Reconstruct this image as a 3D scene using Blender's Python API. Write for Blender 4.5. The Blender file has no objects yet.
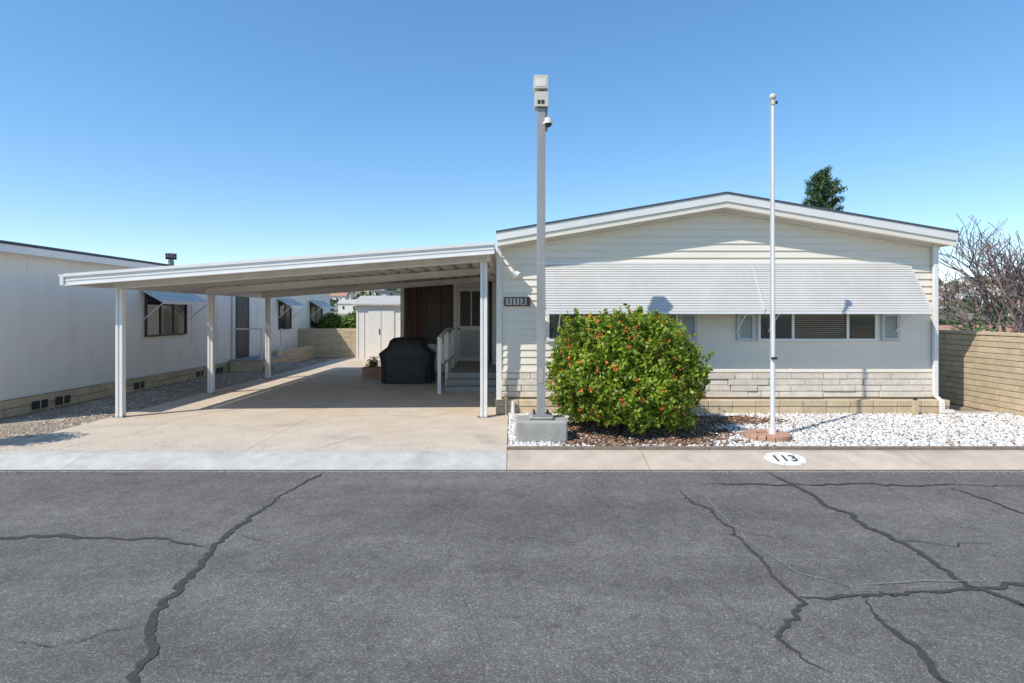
import bpy, math, random
import numpy as np
from mathutils import Vector, Matrix
random.seed(7); rng=np.random.default_rng(7)
scene=bpy.context.scene

# ---------------------------------------------------------------- materials
def new_mat(name):
    m=bpy.data.materials.new(name); m.use_nodes=True
    nt=m.node_tree; return m,nt,nt.nodes['Principled BSDF']
def mat(name,c1,c2=None,scale=4.0,rough=0.7,metal=0.0,bump=0.0,bscale=60.0,detail=6,c3=None,s3=0.6,f3=0.5,island=0.0,spec=0.5,stretch=None,w3=.18,c4=None,s4=3,f4=.62,w4=.12):
    m,nt,b=new_mat(name); N=nt.nodes; L=nt.links
    b.inputs['Roughness'].default_value=rough; b.inputs['Metallic'].default_value=metal
    b.inputs['Specular IOR Level'].default_value=spec
    if c2 is None: c2=tuple(x*0.88 for x in c1)
    tc=N.new('ShaderNodeTexCoord'); src=tc.outputs['Object']
    if stretch:
        mp=N.new('ShaderNodeMapping'); mp.inputs['Scale'].default_value=stretch
        L.new(src,mp.inputs['Vector']); src=mp.outputs['Vector']
    n=N.new('ShaderNodeTexNoise'); n.inputs['Scale'].default_value=scale; n.inputs['Detail'].default_value=detail
    n.inputs['Roughness'].default_value=0.62
    L.new(src,n.inputs['Vector'])
    r=N.new('ShaderNodeValToRGB'); r.color_ramp.elements[0].position=0.32; r.color_ramp.elements[1].position=0.68
    r.color_ramp.elements[0].color=(*c2,1); r.color_ramp.elements[1].color=(*c1,1)
    L.new(n.outputs['Fac'],r.inputs['Fac']); col=r.outputs['Color']
    for cc,ss,ff,ww,off in ((c3,s3,f3,w3,0),(c4,s4,f4,w4,17.3)):
        if cc is None: continue
        mo=N.new('ShaderNodeMapping'); mo.inputs['Location'].default_value=(off,off*.7,0); L.new(src,mo.inputs['Vector'])
        n3=N.new('ShaderNodeTexNoise'); n3.inputs['Scale'].default_value=ss; n3.inputs['Detail'].default_value=7
        L.new(mo.outputs[0],n3.inputs['Vector'])
        r3=N.new('ShaderNodeValToRGB'); r3.color_ramp.elements[0].position=ff; r3.color_ramp.elements[1].position=ff+ww
        L.new(n3.outputs['Fac'],r3.inputs['Fac'])
        mx=N.new('ShaderNodeMix'); mx.data_type='RGBA'
        L.new(r3.outputs['Color'],mx.inputs['Factor']); L.new(col,mx.inputs[6]); mx.inputs[7].default_value=(*cc,1)
        col=mx.outputs[2]
    if island>0:
        g=N.new('ShaderNodeNewGeometry'); mr=N.new('ShaderNodeMapRange')
        mr.inputs['To Min'].default_value=1-island; mr.inputs['To Max'].default_value=1+island*0.6
        L.new(g.outputs['Random Per Island'],mr.inputs['Value'])
        h=N.new('ShaderNodeHueSaturation'); L.new(mr.outputs[0],h.inputs['Value']); L.new(col,h.inputs['Color']); col=h.outputs['Color']
    L.new(col,b.inputs['Base Color'])
    if bump>0:
        nb=N.new('ShaderNodeTexNoise'); nb.inputs['Scale'].default_value=bscale; nb.inputs['Detail'].default_value=4
        L.new(src,nb.inputs['Vector'])
        bp=N.new('ShaderNodeBump'); bp.inputs['Strength'].default_value=bump; bp.inputs['Distance'].default_value=0.01
        L.new(nb.outputs['Fac'],bp.inputs['Height']); L.new(bp.outputs['Normal'],b.inputs['Normal'])
    return m
def leafmat(name,cols,trans=0.35,rough=0.5):
    m,nt,b=new_mat(name); N=nt.nodes; L=nt.links
    g=N.new('ShaderNodeNewGeometry'); r=N.new('ShaderNodeValToRGB')
    els=r.color_ramp.elements
    while len(els)<len(cols): els.new(0.5)
    for i,(p,c) in enumerate(cols): els[i].position=p; els[i].color=(*c,1)
    L.new(g.outputs['Random Per Island'],r.inputs['Fac'])
    tc=N.new('ShaderNodeTexCoord'); n=N.new('ShaderNodeTexNoise'); n.inputs['Scale'].default_value=3.5
    L.new(tc.outputs['Object'],n.inputs['Vector'])
    mr=N.new('ShaderNodeMapRange'); mr.inputs['From Min'].default_value=.3; mr.inputs['From Max'].default_value=.7
    mr.inputs['To Min'].default_value=.7; mr.inputs['To Max'].default_value=1.35
    L.new(n.outputs['Fac'],mr.inputs['Value'])
    h=N.new('ShaderNodeHueSaturation'); L.new(mr.outputs[0],h.inputs['Value']); L.new(r.outputs['Color'],h.inputs['Color'])
    L.new(h.outputs['Color'],b.inputs['Base Color']); b.inputs['Roughness'].default_value=rough
    t=N.new('ShaderNodeBsdfTranslucent'); L.new(h.outputs['Color'],t.inputs['Color'])
    ms=N.new('ShaderNodeMixShader'); ms.inputs['Fac'].default_value=trans
    out=[x for x in N if x.type=='OUTPUT_MATERIAL'][0]
    L.new(b.outputs[0],ms.inputs[1]); L.new(t.outputs[0],ms.inputs[2]); L.new(ms.outputs[0],out.inputs['Surface'])
    return m
def islandmat(name,cols,rough=0.9):
    m,nt,b=new_mat(name); N=nt.nodes; L=nt.links
    g=N.new('ShaderNodeNewGeometry'); r=N.new('ShaderNodeValToRGB'); els=r.color_ramp.elements
    while len(els)<len(cols): els.new(0.5)
    for i,(p,c) in enumerate(cols): els[i].position=p; els[i].color=(*c,1)
    L.new(g.outputs['Random Per Island'],r.inputs['Fac']); L.new(r.outputs['Color'],b.inputs['Base Color'])
    b.inputs['Roughness'].default_value=rough
    return m

def asphalt_mat():
    m,nt,b=new_mat('asphalt'); N=nt.nodes; L=nt.links
    tc=N.new('ShaderNodeTexCoord')
    v=N.new('ShaderNodeTexVoronoi'); v.inputs['Scale'].default_value=130
    L.new(tc.outputs['Object'],v.inputs['Vector'])
    sep=N.new('ShaderNodeSeparateColor'); L.new(v.outputs['Color'],sep.inputs[0])
    r=N.new('ShaderNodeValToRGB'); r.color_ramp.elements[0].color=(.108,.100,.091,1); r.color_ramp.elements[1].color=(.275,.255,.228,1)
    r.color_ramp.elements[0].position=.05; r.color_ramp.elements[1].position=1.0
    e=r.color_ramp.elements.new(.82); e.color=(.170,.158,.143,1)
    L.new(sep.outputs[0],r.inputs['Fac'])
    vals=[]
    for sc,st,lo,hi,det in ((.8,(.3,1.4,1),.82,1.18,8),(2.6,(1,1,1),.86,1.12,7),(12,(1,1,1),.88,1.12,5)):
        n=N.new('ShaderNodeTexNoise'); n.inputs['Scale'].default_value=sc; n.inputs['Detail'].default_value=det; n.inputs['Roughness'].default_value=.6
        mp=N.new('ShaderNodeMapping'); mp.inputs['Scale'].default_value=st; mp.inputs['Rotation'].default_value=(0,0,.05); L.new(tc.outputs['Object'],mp.inputs['Vector']); L.new(mp.outputs[0],n.inputs['Vector'])
        mr=N.new('ShaderNodeMapRange'); mr.inputs['From Min'].default_value=.32; mr.inputs['From Max'].default_value=.68; mr.inputs['To Min'].default_value=lo; mr.inputs['To Max'].default_value=hi
        L.new(n.outputs['Fac'],mr.inputs['Value']); vals.append(mr.outputs[0])
    n=N.new('ShaderNodeTexNoise'); n.inputs['Scale'].default_value=1.7; n.inputs['Detail'].default_value=3; L.new(tc.outputs['Object'],n.inputs['Vector'])
    mr=N.new('ShaderNodeMapRange'); mr.inputs['From Min'].default_value=.64; mr.inputs['From Max'].default_value=.78; mr.inputs['To Min'].default_value=1; mr.inputs['To Max'].default_value=.75
    L.new(n.outputs['Fac'],mr.inputs['Value']); vals.append(mr.outputs[0])
    n5=N.new('ShaderNodeTexNoise'); n5.inputs['Scale'].default_value=2; L.new(tc.outputs['Object'],n5.inputs['Vector'])
    mxv=N.new('ShaderNodeMix'); mxv.data_type='VECTOR'; mxv.inputs['Factor'].default_value=.22; L.new(tc.outputs['Object'],mxv.inputs[4]); L.new(n5.outputs['Color'],mxv.inputs[5])
    v2=N.new('ShaderNodeTexVoronoi'); v2.feature='DISTANCE_TO_EDGE'; v2.inputs['Scale'].default_value=1.1; L.new(mxv.outputs[1],v2.inputs['Vector'])
    mr=N.new('ShaderNodeMapRange'); mr.inputs['From Min'].default_value=0; mr.inputs['From Max'].default_value=.007; mr.inputs['To Min'].default_value=.80; mr.inputs['To Max'].default_value=1
    L.new(v2.outputs['Distance'],mr.inputs['Value']); vals.append(mr.outputs[0])
    cur=vals[0]
    for x in vals[1:]:
        mu=N.new('ShaderNodeMath'); mu.operation='MULTIPLY'; L.new(cur,mu.inputs[0]); L.new(x,mu.inputs[1]); cur=mu.outputs[0]
    h=N.new('ShaderNodeHueSaturation'); L.new(cur,h.inputs['Value']); L.new(r.outputs['Color'],h.inputs['Color'])
    L.new(h.outputs['Color'],b.inputs['Base Color']); b.inputs['Roughness'].default_value=.9; b.inputs['Specular IOR Level'].default_value=.2
    bp=N.new('ShaderNodeBump'); bp.inputs['Strength'].default_value=.35; bp.inputs['Distance'].default_value=.004
    L.new(v.outputs['Distance'],bp.inputs['Height']); L.new(bp.outputs['Normal'],b.inputs['Normal'])
    return m

M={}
M['asphalt']=asphalt_mat()
M['crack']=mat('crack_sealant',(.038,.035,.033),(.066,.062,.057),scale=30,rough=.85)
M['spray']=mat('spray_line',(.36,.35,.33),(.18,.17,.16),scale=16,rough=.9)
M['concrete']=mat('driveway_concrete',(.63,.53,.415),(.53,.445,.35),scale=1.9,rough=.85,bump=.3,bscale=120,c3=(.57,.415,.275),s3=.7,f3=.52,island=.05,detail=9,c4=(.33,.285,.235),s4=1.1,f4=.60,w4=.25,w3=.25)
M['apron']=mat('apron_concrete',(.60,.565,.51),(.45,.42,.38),scale=5,rough=.85,bump=.3,bscale=100,island=.05,detail=9,c3=(.38,.35,.31),s3=1.5,f3=.56)
M['kerb']=mat('kerb_concrete',(.60,.49,.385),(.47,.385,.30),scale=4,rough=.85,bump=.3,bscale=100,c3=(.39,.31,.245),s3=1.4,f3=.56,island=.08,detail=9)
M['white']=mat('white_paint',(.80,.78,.745),(.73,.71,.675),scale=3,rough=.45)
M['worn']=mat('worn_white_paint',(.80,.78,.74),(.72,.70,.66),scale=5,rough=.7,c3=(.48,.42,.35),s3=22,f3=.60,w3=.06)
M['alum']=mat('white_aluminium',(.80,.76,.70),(.66,.625,.575),scale=1.6,rough=.42,stretch=(1,.3,1))
M['awn']=mat('awning_slats',(.62,.59,.555),(.55,.525,.49),scale=2.2,rough=.42,stretch=(1,1,.4))
M['siding']=mat('cream_siding',(.83,.75,.63),(.77,.695,.58),scale=1.5,rough=.5,stretch=(.5,1,2))
M['stone']=mat('faux_stone',(.78,.70,.595),(.61,.54,.45),scale=7,rough=.75,bump=.5,bscale=35,island=.08)
M['blk']=mat('tan_block',(.65,.515,.345),(.51,.40,.255),scale=7,rough=.88,bump=.5,bscale=70,island=.12)
M['mortar']=mat('mortar',(.40,.33,.25),rough=.95)
M['roof']=mat('roof_shingle',(.10,.105,.11),(.06,.065,.07),scale=30,rough=.9,bump=.4)
M['neigh']=mat('neighbour_stucco',(.88,.825,.75),(.82,.765,.69),scale=.9,rough=.6,c3=(.78,.715,.64),s3=2.5,f3=.55,stretch=(1,1,.5))
M['dark']=mat('dark_metal',(.03,.03,.032),rough=.5)
M['darkbrown']=mat('brown_wood',(.15,.062,.042),(.08,.036,.026),scale=5,rough=.6,stretch=(6,6,.6))
M['glass']=mat('window_glass',(.045,.055,.06),(.02,.025,.028),scale=1.4,rough=.05,spec=.8)
M['screen']=mat('screen_mesh',(.085,.065,.058),(.035,.030,.028),scale=3,rough=.5,stretch=(3,1,.6))
M['shutter']=mat('shutter_paint',(.53,.555,.555),(.47,.495,.50),rough=.5)
M['pole']=mat('galvanised_pole',(.36,.355,.34),(.27,.27,.255),scale=5,rough=.55,metal=.15,stretch=(1,1,.3))
M['box']=mat('beige_enclosure',(.66,.61,.50),(.58,.53,.43),rough=.55)
M['foot']=mat('footing_concrete',(.42,.40,.355),(.30,.285,.25),scale=5,rough=.9,bump=.7,bscale=50,detail=9)
M['terra']=mat('terracotta_brick',(.54,.31,.21),(.42,.24,.165),scale=8,rough=.9,bump=.4,island=.15)
M['gold']=mat('gold_ball',(.6,.5,.3),rough=.3,metal=.8)
M['cover']=mat('black_cover',(.018,.018,.02),(.03,.03,.032),scale=5,rough=.55,bump=.9,bscale=9)
M['deck']=mat('deck_paint',(.37,.36,.33),(.29,.28,.26),scale=4,rough=.7)
M['gravelbase']=mat('gravel_bed',(.60,.565,.51),(.36,.33,.29),scale=35,rough=.9,bump=1,bscale=45)
M['dirt']=mat('dirt',(.36,.28,.20),(.24,.18,.13),scale=12,rough=.95,bump=1,bscale=40,c3=(.50,.43,.35),s3=2.2,f3=.5)
M['ground']=mat('dry_ground',(.30,.25,.15),(.17,.17,.09),scale=.05,rough=.95,c3=(.12,.14,.06),s3=.02,f3=.5)
M['bark']=mat('bark',(.14,.10,.075),(.08,.055,.045),scale=12,rough=.9,bump=.6)
M['twig']=mat('bare_twig',(.24,.175,.165),(.15,.11,.105),scale=8,rough=.9)
M['redroof']=mat('tile_roof',(.46,.25,.16),(.35,.19,.12),scale=3,rough=.85)
M['shed']=mat('shed_panel',(.80,.755,.68),(.72,.68,.60),rough=.55)
M['shedroof']=mat('shed_roof',(.52,.48,.42),rough=.6)
M['woodedge']=mat('edging_timber',(.27,.21,.155),(.16,.12,.095),scale=10,rough=.9)
M['black']=mat('black_paint',(.035,.035,.035),(.06,.06,.06),scale=20,rough=.7,c3=(.5,.48,.45),s3=35,f3=.66,w3=.05)
M['curtain']=mat('blind_fabric',(.55,.53,.48),rough=.8)
M['inside']=mat('interior_wall',(.30,.24,.19),(.22,.17,.13),rough=.8)

# ---------------------------------------------------------------- mesh builder
class MB:
    def __init__(s): s.v=[]; s.f=[]; s.m=[]; s.mats=[]
    def mi(s,k):
        if k not in s.mats: s.mats.append(k)
        return s.mats.index(k)
    def poly(s,pts,k):
        n=len(s.v); s.v+= [tuple(p) for p in pts]; s.f.append(tuple(range(n,n+len(pts)))); s.m.append(s.mi(k))
    def hexa(s,b,t,k):
        n=len(s.v); s.v+=[tuple(p) for p in b]+[tuple(p) for p in t]; i=s.mi(k)
        for f in ((3,2,1,0),(4,5,6,7),(0,1,5,4),(1,2,6,5),(2,3,7,6),(3,0,4,7)):
            s.f.append(tuple(n+j for j in f)); s.m.append(i)
    def box(s,x0,x1,y0,y1,z0,z1,k):
        s.hexa([(x0,y0,z0),(x1,y0,z0),(x1,y1,z0),(x0,y1,z0)],[(x0,y0,z1),(x1,y0,z1),(x1,y1,z1),(x0,y1,z1)],k)
    def tube(s,p0,p1,r0,r1,k,n=12,cap=True):
        p0=Vector(p0);p1=Vector(p1); d=(p1-p0)
        if d.length<1e-6: return
        d.normalize(); a=d.orthogonal().normalized(); b=d.cross(a); o=len(s.v); i=s.mi(k)
        for p,r in ((p0,r0),(p1,r1)):
            for j in range(n):
                t=2*math.pi*j/n; s.v.append(tuple(p+a*math.cos(t)*r+b*math.sin(t)*r))
        for j in range(n):
            s.f.append((o+j,o+(j+1)%n,o+n+(j+1)%n,o+n+j)); s.m.append(i)
        if cap:
            s.f.append(tuple(o+j for j in range(n-1,-1,-1))); s.m.append(i)
            s.f.append(tuple(o+n+j for j in range(n))); s.m.append(i)
    def ball(s,c,r,k,nu=14,nv=8,sc=(1,1,1),zmin=-1):
        o=len(s.v); i=s.mi(k)
        for a in range(nv+1):
            ph=-math.pi/2+math.pi*a/nv
            for b in range(nu):
                th=2*math.pi*b/nu
                s.v.append((c[0]+r*sc[0]*math.cos(ph)*math.cos(th),c[1]+r*sc[1]*math.cos(ph)*math.sin(th),c[2]+r*sc[2]*max(zmin,math.sin(ph))))
        for a in range(nv):
            for b in range(nu):
                s.f.append((o+a*nu+b,o+a*nu+(b+1)%nu,o+(a+1)*nu+(b+1)%nu,o+(a+1)*nu+b)); s.m.append(i)
    def done(s,name,parent=None,bevel=0,smooth=False):
        me=bpy.data.meshes.new(name); me.from_pydata(s.v,[],s.f)
        for k in s.mats: me.materials.append(M[k])
        me.polygons.foreach_set('material_index',s.m)
        if smooth: me.polygons.foreach_set('use_smooth',[True]*len(s.f))
        me.update()
        o=bpy.data.objects.new(name,me); scene.collection.objects.link(o)
        if parent: o.parent=parent
        if bevel:
            b=o.modifiers.new('bev','BEVEL'); b.width=bevel; b.segments=2; b.limit_method='ANGLE'
        return o
def empty(name):
    o=bpy.data.objects.new(name,None); scene.collection.objects.link(o); o.empty_display_size=.2; return o
def text(name,body,size,loc,rot,k,parent,extrude=.002,bold=.004):
    cu=bpy.data.curves.new(name,'FONT'); cu.body=body; cu.size=size; cu.align_x='CENTER'; cu.align_y='CENTER'; cu.extrude=extrude
    o=bpy.data.objects.new(name,cu); scene.collection.objects.link(o); o.location=loc; o.rotation_euler=rot
    cu.materials.append(M[k]); cu.offset=bold
    o.parent=parent
    return o

def quads_object(name,V,m,parent=None,nper=4,smooth=False):
    n=len(V); me=bpy.data.meshes.new(name)
    me.vertices.add(n*nper); me.vertices.foreach_set('co',V.reshape(-1).astype(np.float32))
    me.loops.add(n*nper); me.loops.foreach_set('vertex_index',np.arange(n*nper,dtype=np.int32))
    me.polygons.add(n); me.polygons.foreach_set('loop_start',np.arange(0,n*nper,nper,dtype=np.int32))
    me.polygons.foreach_set('loop_total',np.full(n,nper,dtype=np.int32))
    me.materials.append(m); me.update(calc_edges=True); me.validate()
    o=bpy.data.objects.new(name,me); scene.collection.objects.link(o)
    if parent: o.parent=parent
    return o
def leaves(P,outward,L,W,flat=.5):
    n=len(P)
    d=rng.normal(size=(n,3)); d=d/np.linalg.norm(d,axis=1,keepdims=True)
    nrm=outward*flat+d*(1-flat)+np.array([0,0,.25]); nrm/=np.linalg.norm(nrm,axis=1,keepdims=True)
    a=np.cross(nrm,rng.normal(size=(n,3))); a/=np.linalg.norm(a,axis=1,keepdims=True)
    b=np.cross(nrm,a)
    l=(L*rng.uniform(.7,1.3,(n,1))); w=(W*rng.uniform(.7,1.3,(n,1)))
    return np.stack([P-a*l*.5,P+b*w*.5-a*l*.05,P+a*l*.5,P-b*w*.5-a*l*.05],axis=1)
def stones(name,P,size,m,parent=None,flat=.6):
    n=len(P); base=np.array([(1,0,0),(0,1,0),(-1,0,0),(0,-1,0),(0,0,1),(0,0,-1)],float)
    ang=rng.uniform(0,2*np.pi,n); s=size*rng.uniform(.45,1.3,n)
    V=np.repeat(base[None],n,0)*rng.uniform(.65,1.25,(n,6,1))
    V[:,:,2]*=flat
    c,si=np.cos(ang)[:,None],np.sin(ang)[:,None]
    x=V[:,:,0]*c-V[:,:,1]*si; y=V[:,:,0]*si+V[:,:,1]*c
    V=np.stack([x,y,V[:,:,2]+x*rng.uniform(-.3,.3,(n,1))],2)*s[:,None,None]+P[:,None,:]
    F=np.array([(0,1,4),(1,2,4),(2,3,4),(3,0,4),(1,0,5),(2,1,5),(3,2,5),(0,3,5)])
    faces=(F[None]+6*np.arange(n)[:,None,None]).reshape(-1)
    me=bpy.data.meshes.new(name); me.vertices.add(n*6); me.vertices.foreach_set('co',V.reshape(-1).astype(np.float32))
    k=n*8; me.loops.add(k*3); me.loops.foreach_set('vertex_index',faces.astype(np.int32))
    me.polygons.add(k); me.polygons.foreach_set('loop_start',np.arange(0,k*3,3,dtype=np.int32)); me.polygons.foreach_set('loop_total',np.full(k,3,dtype=np.int32))
    me.materials.append(m); me.update(calc_edges=True)
    o=bpy.data.objects.new(name,me); scene.collection.objects.link(o)
    if parent: o.parent=parent
    return o
def blockrow(mb,axis,a0,a1,face,sgn,z0,rows,h,l0,l1,thick,k,jit=.006,gap=.008):
    for r in range(rows):
        a=a0-(random.uniform(0,l0) if r%2 else 0)
        while a<a1:
            l=random.uniform(l0,l1); s=max(a,a0); e=min(a+l-gap,a1)
            if e-s>.02:
                f=face-sgn*random.uniform(0,jit); b=face+sgn*thick
                lo,hi=min(f,b),max(f,b)
                if axis=='x': mb.box(s,e,lo,hi,z0+r*h+gap*.5,z0+(r+1)*h-gap*.5,k)
                else: mb.box(lo,hi,s,e,z0+r*h+gap*.5,z0+(r+1)*h-gap*.5,k)
            a+=l

# ---------------------------------------------------------------- terrain & road
def sm(a,b,x):
    t=min(1,max(0,(x-a)/(b-a))); return t*t*(3-2*t)
def terr(x,y):
    z=-.16
    z-=3.2*sm(9.5,16,x)*sm(4,12,y)
    z-=3.0*sm(27,60,y)*(1-sm(9,12,x))
    if y>120:
        z+=sm(160,620,y)*(34+7*math.sin(x*.011+1)+4*math.sin(x*.031)+2*math.sin(x*.09+y*.02))
    return z
xs=sorted(set([-3000,-1500,-900]+list(range(-700,701,20))+[900,1500,3000]+[i*2 for i in range(-10,21)]+[9,9.5,10.5,11,12.5,13,15,16]))
ys=sorted(set([-1500,-500,-100,-30,-10,0,4,6,7,8,9,10,11,12,14,16,20,24,27,30,35,40,45,50,55,60,80,100,120]+list(range(140,760,20))+[900,1400,3000]))
mb=MB(); mb.v=[(x,y,terr(x,y)) for y in ys for x in xs]
nx=len(xs); gi=mb.mi('ground')
for j in range(len(ys)-1):
    for i in range(nx-1):
        mb.f.append((j*nx+i,j*nx+i+1,(j+1)*nx+i+1,(j+1)*nx+i)); mb.m.append(gi)
mb.done('ground',smooth=True)
mb=MB(); mb.poly([(-150,-4,-.1),(150,-4,-.1),(150,6.4,-.1),(-150,6.4,-.1)],'asphalt'); mb.done('road')
mb=MB(); mb.box(-60,8.6,6.85,27,-.2,-.03,'dirt'); mb.box(8.6,9.4,6.85,27,-.2,-.03,'dirt'); mb.done('lot_ground')

K=1.0606
def ribbon(mb,pts,w,k,z,step=.035,jit=.014):
    pts=[Vector((p[0]*K,p[1]*K,0)) for p in pts]
    out=[]
    for a,b in zip(pts[:-1],pts[1:]):
        n=max(1,int((b-a).length/step))
        for i in range(n): out.append(a.lerp(b,i/n))
    out.append(pts[-1])
    o2=[]; wx=0;wy=0
    for i,p in enumerate(out):
        wx=wx*.88+random.gauss(0,jit); wy=wy*.88+random.gauss(0,jit)
        o2.append(p+Vector((wx,wy,0)))
    n0=len(mb.v); i0=mb.mi(k)
    ws=1
    for i,p in enumerate(o2):
        q=o2[min(i+1,len(o2)-1)]-o2[max(i-1,0)]
        nrm=Vector((-q.y,q.x,0)).normalized()
        ws=max(.55,min(1.35,ws+random.gauss(0,.10)))
        e=min(1,i/6,(len(o2)-1-i)/6)*.85+.15
        ww=w*e*ws*random.uniform(.6,1.3)*.5; w2=w*e*ws*random.uniform(.6,1.3)*.5
        mb.v.append((p.x+nrm.x*ww,p.y+nrm.y*ww,z)); mb.v.append((p.x-nrm.x*w2,p.y-nrm.y*w2,z))
    for i in range(len(o2)-1):
        a=n0+2*i; mb.f.append((a,a+1,a+3,a+2)); mb.m.append(i0)
cr=[([(-1.95,5.94),(-2.06,5.27),(-2.12,4.6),(-2.12,4.06),(-2.06,3.53),(-1.96,3.12),(-1.82,2.79),(-1.71,2.54),(-1.4,1.8),(-1.2,.8),(-1.3,-1)],.040),
([(-7,4.4),(-5,4.3),(-3.77,4.19),(-3.36,4.23),(-2.79,4.15),(-2.18,4.05)],.040),
([(1.57,5.33),(1.63,4.56),(1.64,4.01),(1.64,3.56),(1.64,3.26),(1.49,3.05),(1.33,2.88),(1.37,2.71),(1.44,2.62)],.040),
([(1.67,3.31),(2.09,3.33),(2.52,3.35),(3.06,3.4),(4.2,3.45),(6,3.3)],.040),
([(2.64,5.94),(2.72,5.19),(2.73,4.35),(2.78,3.88),(2.82,3.46),(2.91,3.24),(3.1,2.5),(3.2,1.2)],.038),
([(2.07,3.31),(1.98,3.02),(1.95,2.75),(1.93,2.54),(1.8,1.5)],.036),
([(4.15,5.4),(4.19,5.05),(4.14,4.6),(4.3,4.0),(4.5,3)],.038),
([(1.81,5.49),(3.28,5.52),(4.2,5.45),(5.6,5.5)],.022),
([(-2.1,4.3),(-1.9,4.1),(-1.7,4.12)],.009),([(-1.9,3.0),(-2.3,2.8),(-2.6,2.85)],.008),([(1.6,4.4),(1.9,4.2),(2.1,4.25)],.008),([(2.75,4.2),(3.1,4.0),(3.5,4.1)],.009)]
cz=-.0955
for i,(p,w) in enumerate(cr):
    mb=MB(); ribbon(mb,p,w,'crack',cz+.0005*i); mb.done('road_crack')
mb=MB(); ribbon(mb,[(1.74,5.27),(1.72,4.7),(1.7,4.15),(1.82,3.6),(2.08,3.42)],.006,'spray',-.0875,jit=.003)
ribbon(mb,[(2.08,3.45),(2.5,3.5),(2.9,3.5),(3.0,3.7)],.006,'spray',-.087,jit=.003); mb.done('road_marking_line')
M['grit']=islandmat('gutter_grit',[(0,(.12,.10,.08)),(.5,(.30,.26,.21)),(1,(.5,.46,.4))])
n=5000; P=np.stack([rng.uniform(-9,9,n),6.33-np.abs(rng.normal(size=n))*.07,np.full(n,-.097)],1); stones('gutter_grit',P,.006,M['grit'])

def kerbseg(mb,x0,x1,k,y1=6.80,y2=6.95,top=0.0):
    mb.hexa([(x0,6.30,-.2),(x1,6.30,-.2),(x1,y2,-.2),(x0,y2,-.2)],[(x0,6.30,-.098),(x1,6.30,-.098),(x1,y2,-.15),(x0,y2,-.15)],k)
    mb.poly([(x0,6.38,-.0975),(x1,6.38,-.0975),(x1,y1,top),(x0,y1,top)],k)
    mb.poly([(x0,y1,top),(x1,y1,top),(x1,y2,top),(x0,y2,top)],k)
    for x in (x0,x1): mb.poly([(x,6.38,-.0975),(x,y1,top),(x,y2,top),(x,y2,-.15),(x,6.38,-.15)],k)
mb=MB(); x=-30
while x<-.07:
    e=min(x+4.99,-.06); kerbseg(mb,x+.002,e-.002,'apron',y1=6.72,y2=6.86,top=-.004); x=e
mb.done('driveway_apron')
mb=MB(); x=-.06
for e in (1.55,3.9,4.75,7.7,10.7,13.7,16.7,20,24,28,32): kerbseg(mb,x+.004,e-.004,'kerb',y2=6.90); x=e
mb.done('kerb')
mb=MB()
for a,b in ((-.05,2.4),(2.41,4.85),(4.86,7.3),(7.31,9.7)): mb.box(a,b-.01,6.905,6.96,-.12,.035,'woodedge')
mb.done('garden_edging',bevel=.005)
kn=empty('kerb_house_number')
sl=math.atan2(.0975,.42)
mb=MB(); cx,cy=3.18,6.63; pts=[]
for i in range(40):
    t=2*math.pi*i/40; pts.append((cx+.235*math.cos(t)*(1+.012*math.sin(5*t)),cy+.162*math.sin(t)))
mb.poly([(p[0],p[1],-.0975+(p[1]-6.38)/.42*.0975+.003) for p in pts],'worn'); mb.done('painted_oval',kn)
text('numerals','113',.20,(cx,cy,-.0975+(cy-6.38)/.42*.0975+.0065),(sl,0,0),'black',kn,.0005,.003)

mb=MB()
for (a,b) in ((-6.42,-3.22),(-3.22,-.06)):
    y=6.86
    for e in (10.2,13.4,16.6,19.8,23.0):
        mb.box(a+.003,b-.003,y+.003,e-.003,-.15,0,'concrete'); y=e
mb.box(-30,-6.43,6.864,7.6,-.15,-.001,'concrete')
mb.done('driveway')
M['hair']=mat('hairline_crack',(.24,.19,.14),(.34,.28,.21),scale=20,rough=.9)
K=1.0
mb=MB()
for i,p in enumerate(([(-5.6,6.9),(-5.2,7.8),(-5.3,8.9),(-4.7,10.1)],[(-2.4,6.9),(-2.1,7.6),(-1.2,8.2),(-.1,8.3)],[(-3.2,9.0),(-2.2,9.3),(-1.3,9.1),(-.6,10.0)],[(-6.4,8.3),(-5.3,8.5)])):
    ribbon(mb,p,.008,'hair',.003+.0004*i,jit=.012)
mb.done('driveway_crack')
n=1500; P=np.stack([rng.uniform(-8,-.1,n),6.9+rng.uniform(0,1,n)**2*4,np.full(n,.002)],1); stones('driveway_grit',P,.006,M['grit'])
mb=MB(); mb.box(-8.05,-6.43,7.61,24,-.15,-.012,'dirt'); mb.done('dirt_strip')
M['mixstone']=islandmat('mixed_pebble',[(0,(.24,.18,.12)),(.45,(.40,.32,.24)),(.8,(.54,.46,.38)),(1,(.75,.71,.65))])
n=9000; P=np.stack([rng.uniform(-8.05,-6.45,n),7.62+ (rng.uniform(0,1,n)**1.5)*12,np.full(n,-.01)],1)
msk=(np.sin(P[:,0]*3+P[:,1])+rng.normal(size=n)*.8)>.0
stones('pebble_strip',P[msk],.020,M['mixstone'])
mb=MB(); mb.box(-.05,8.15,6.965,9.6,-.15,.005,'gravelbase'); mb.done('gravel_bed')
M['wstone']=islandmat('white_marble',[(0,(.34,.29,.23)),(.12,(.58,.54,.48)),(.5,(.72,.695,.65)),(1,(.82,.80,.77))])
n=30000; P=np.stack([rng.uniform(-.04,8.14,n),rng.uniform(6.98,9.33,n),rng.uniform(.005,.02,n)],1)
def mulchf(x,y): 
    a=((x-1.65)/1.42)**2+((y-7.95)/.95)**2
    b=((x-3.2)/.9)**2+((y-8.75)/.35)**2
    c=((x-1.2)/.75)**2+((y-7.35)/.32)**2
    return np.minimum(np.minimum(a,b),c)+.25*np.sin(x*9)*np.sin(y*11)
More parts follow.
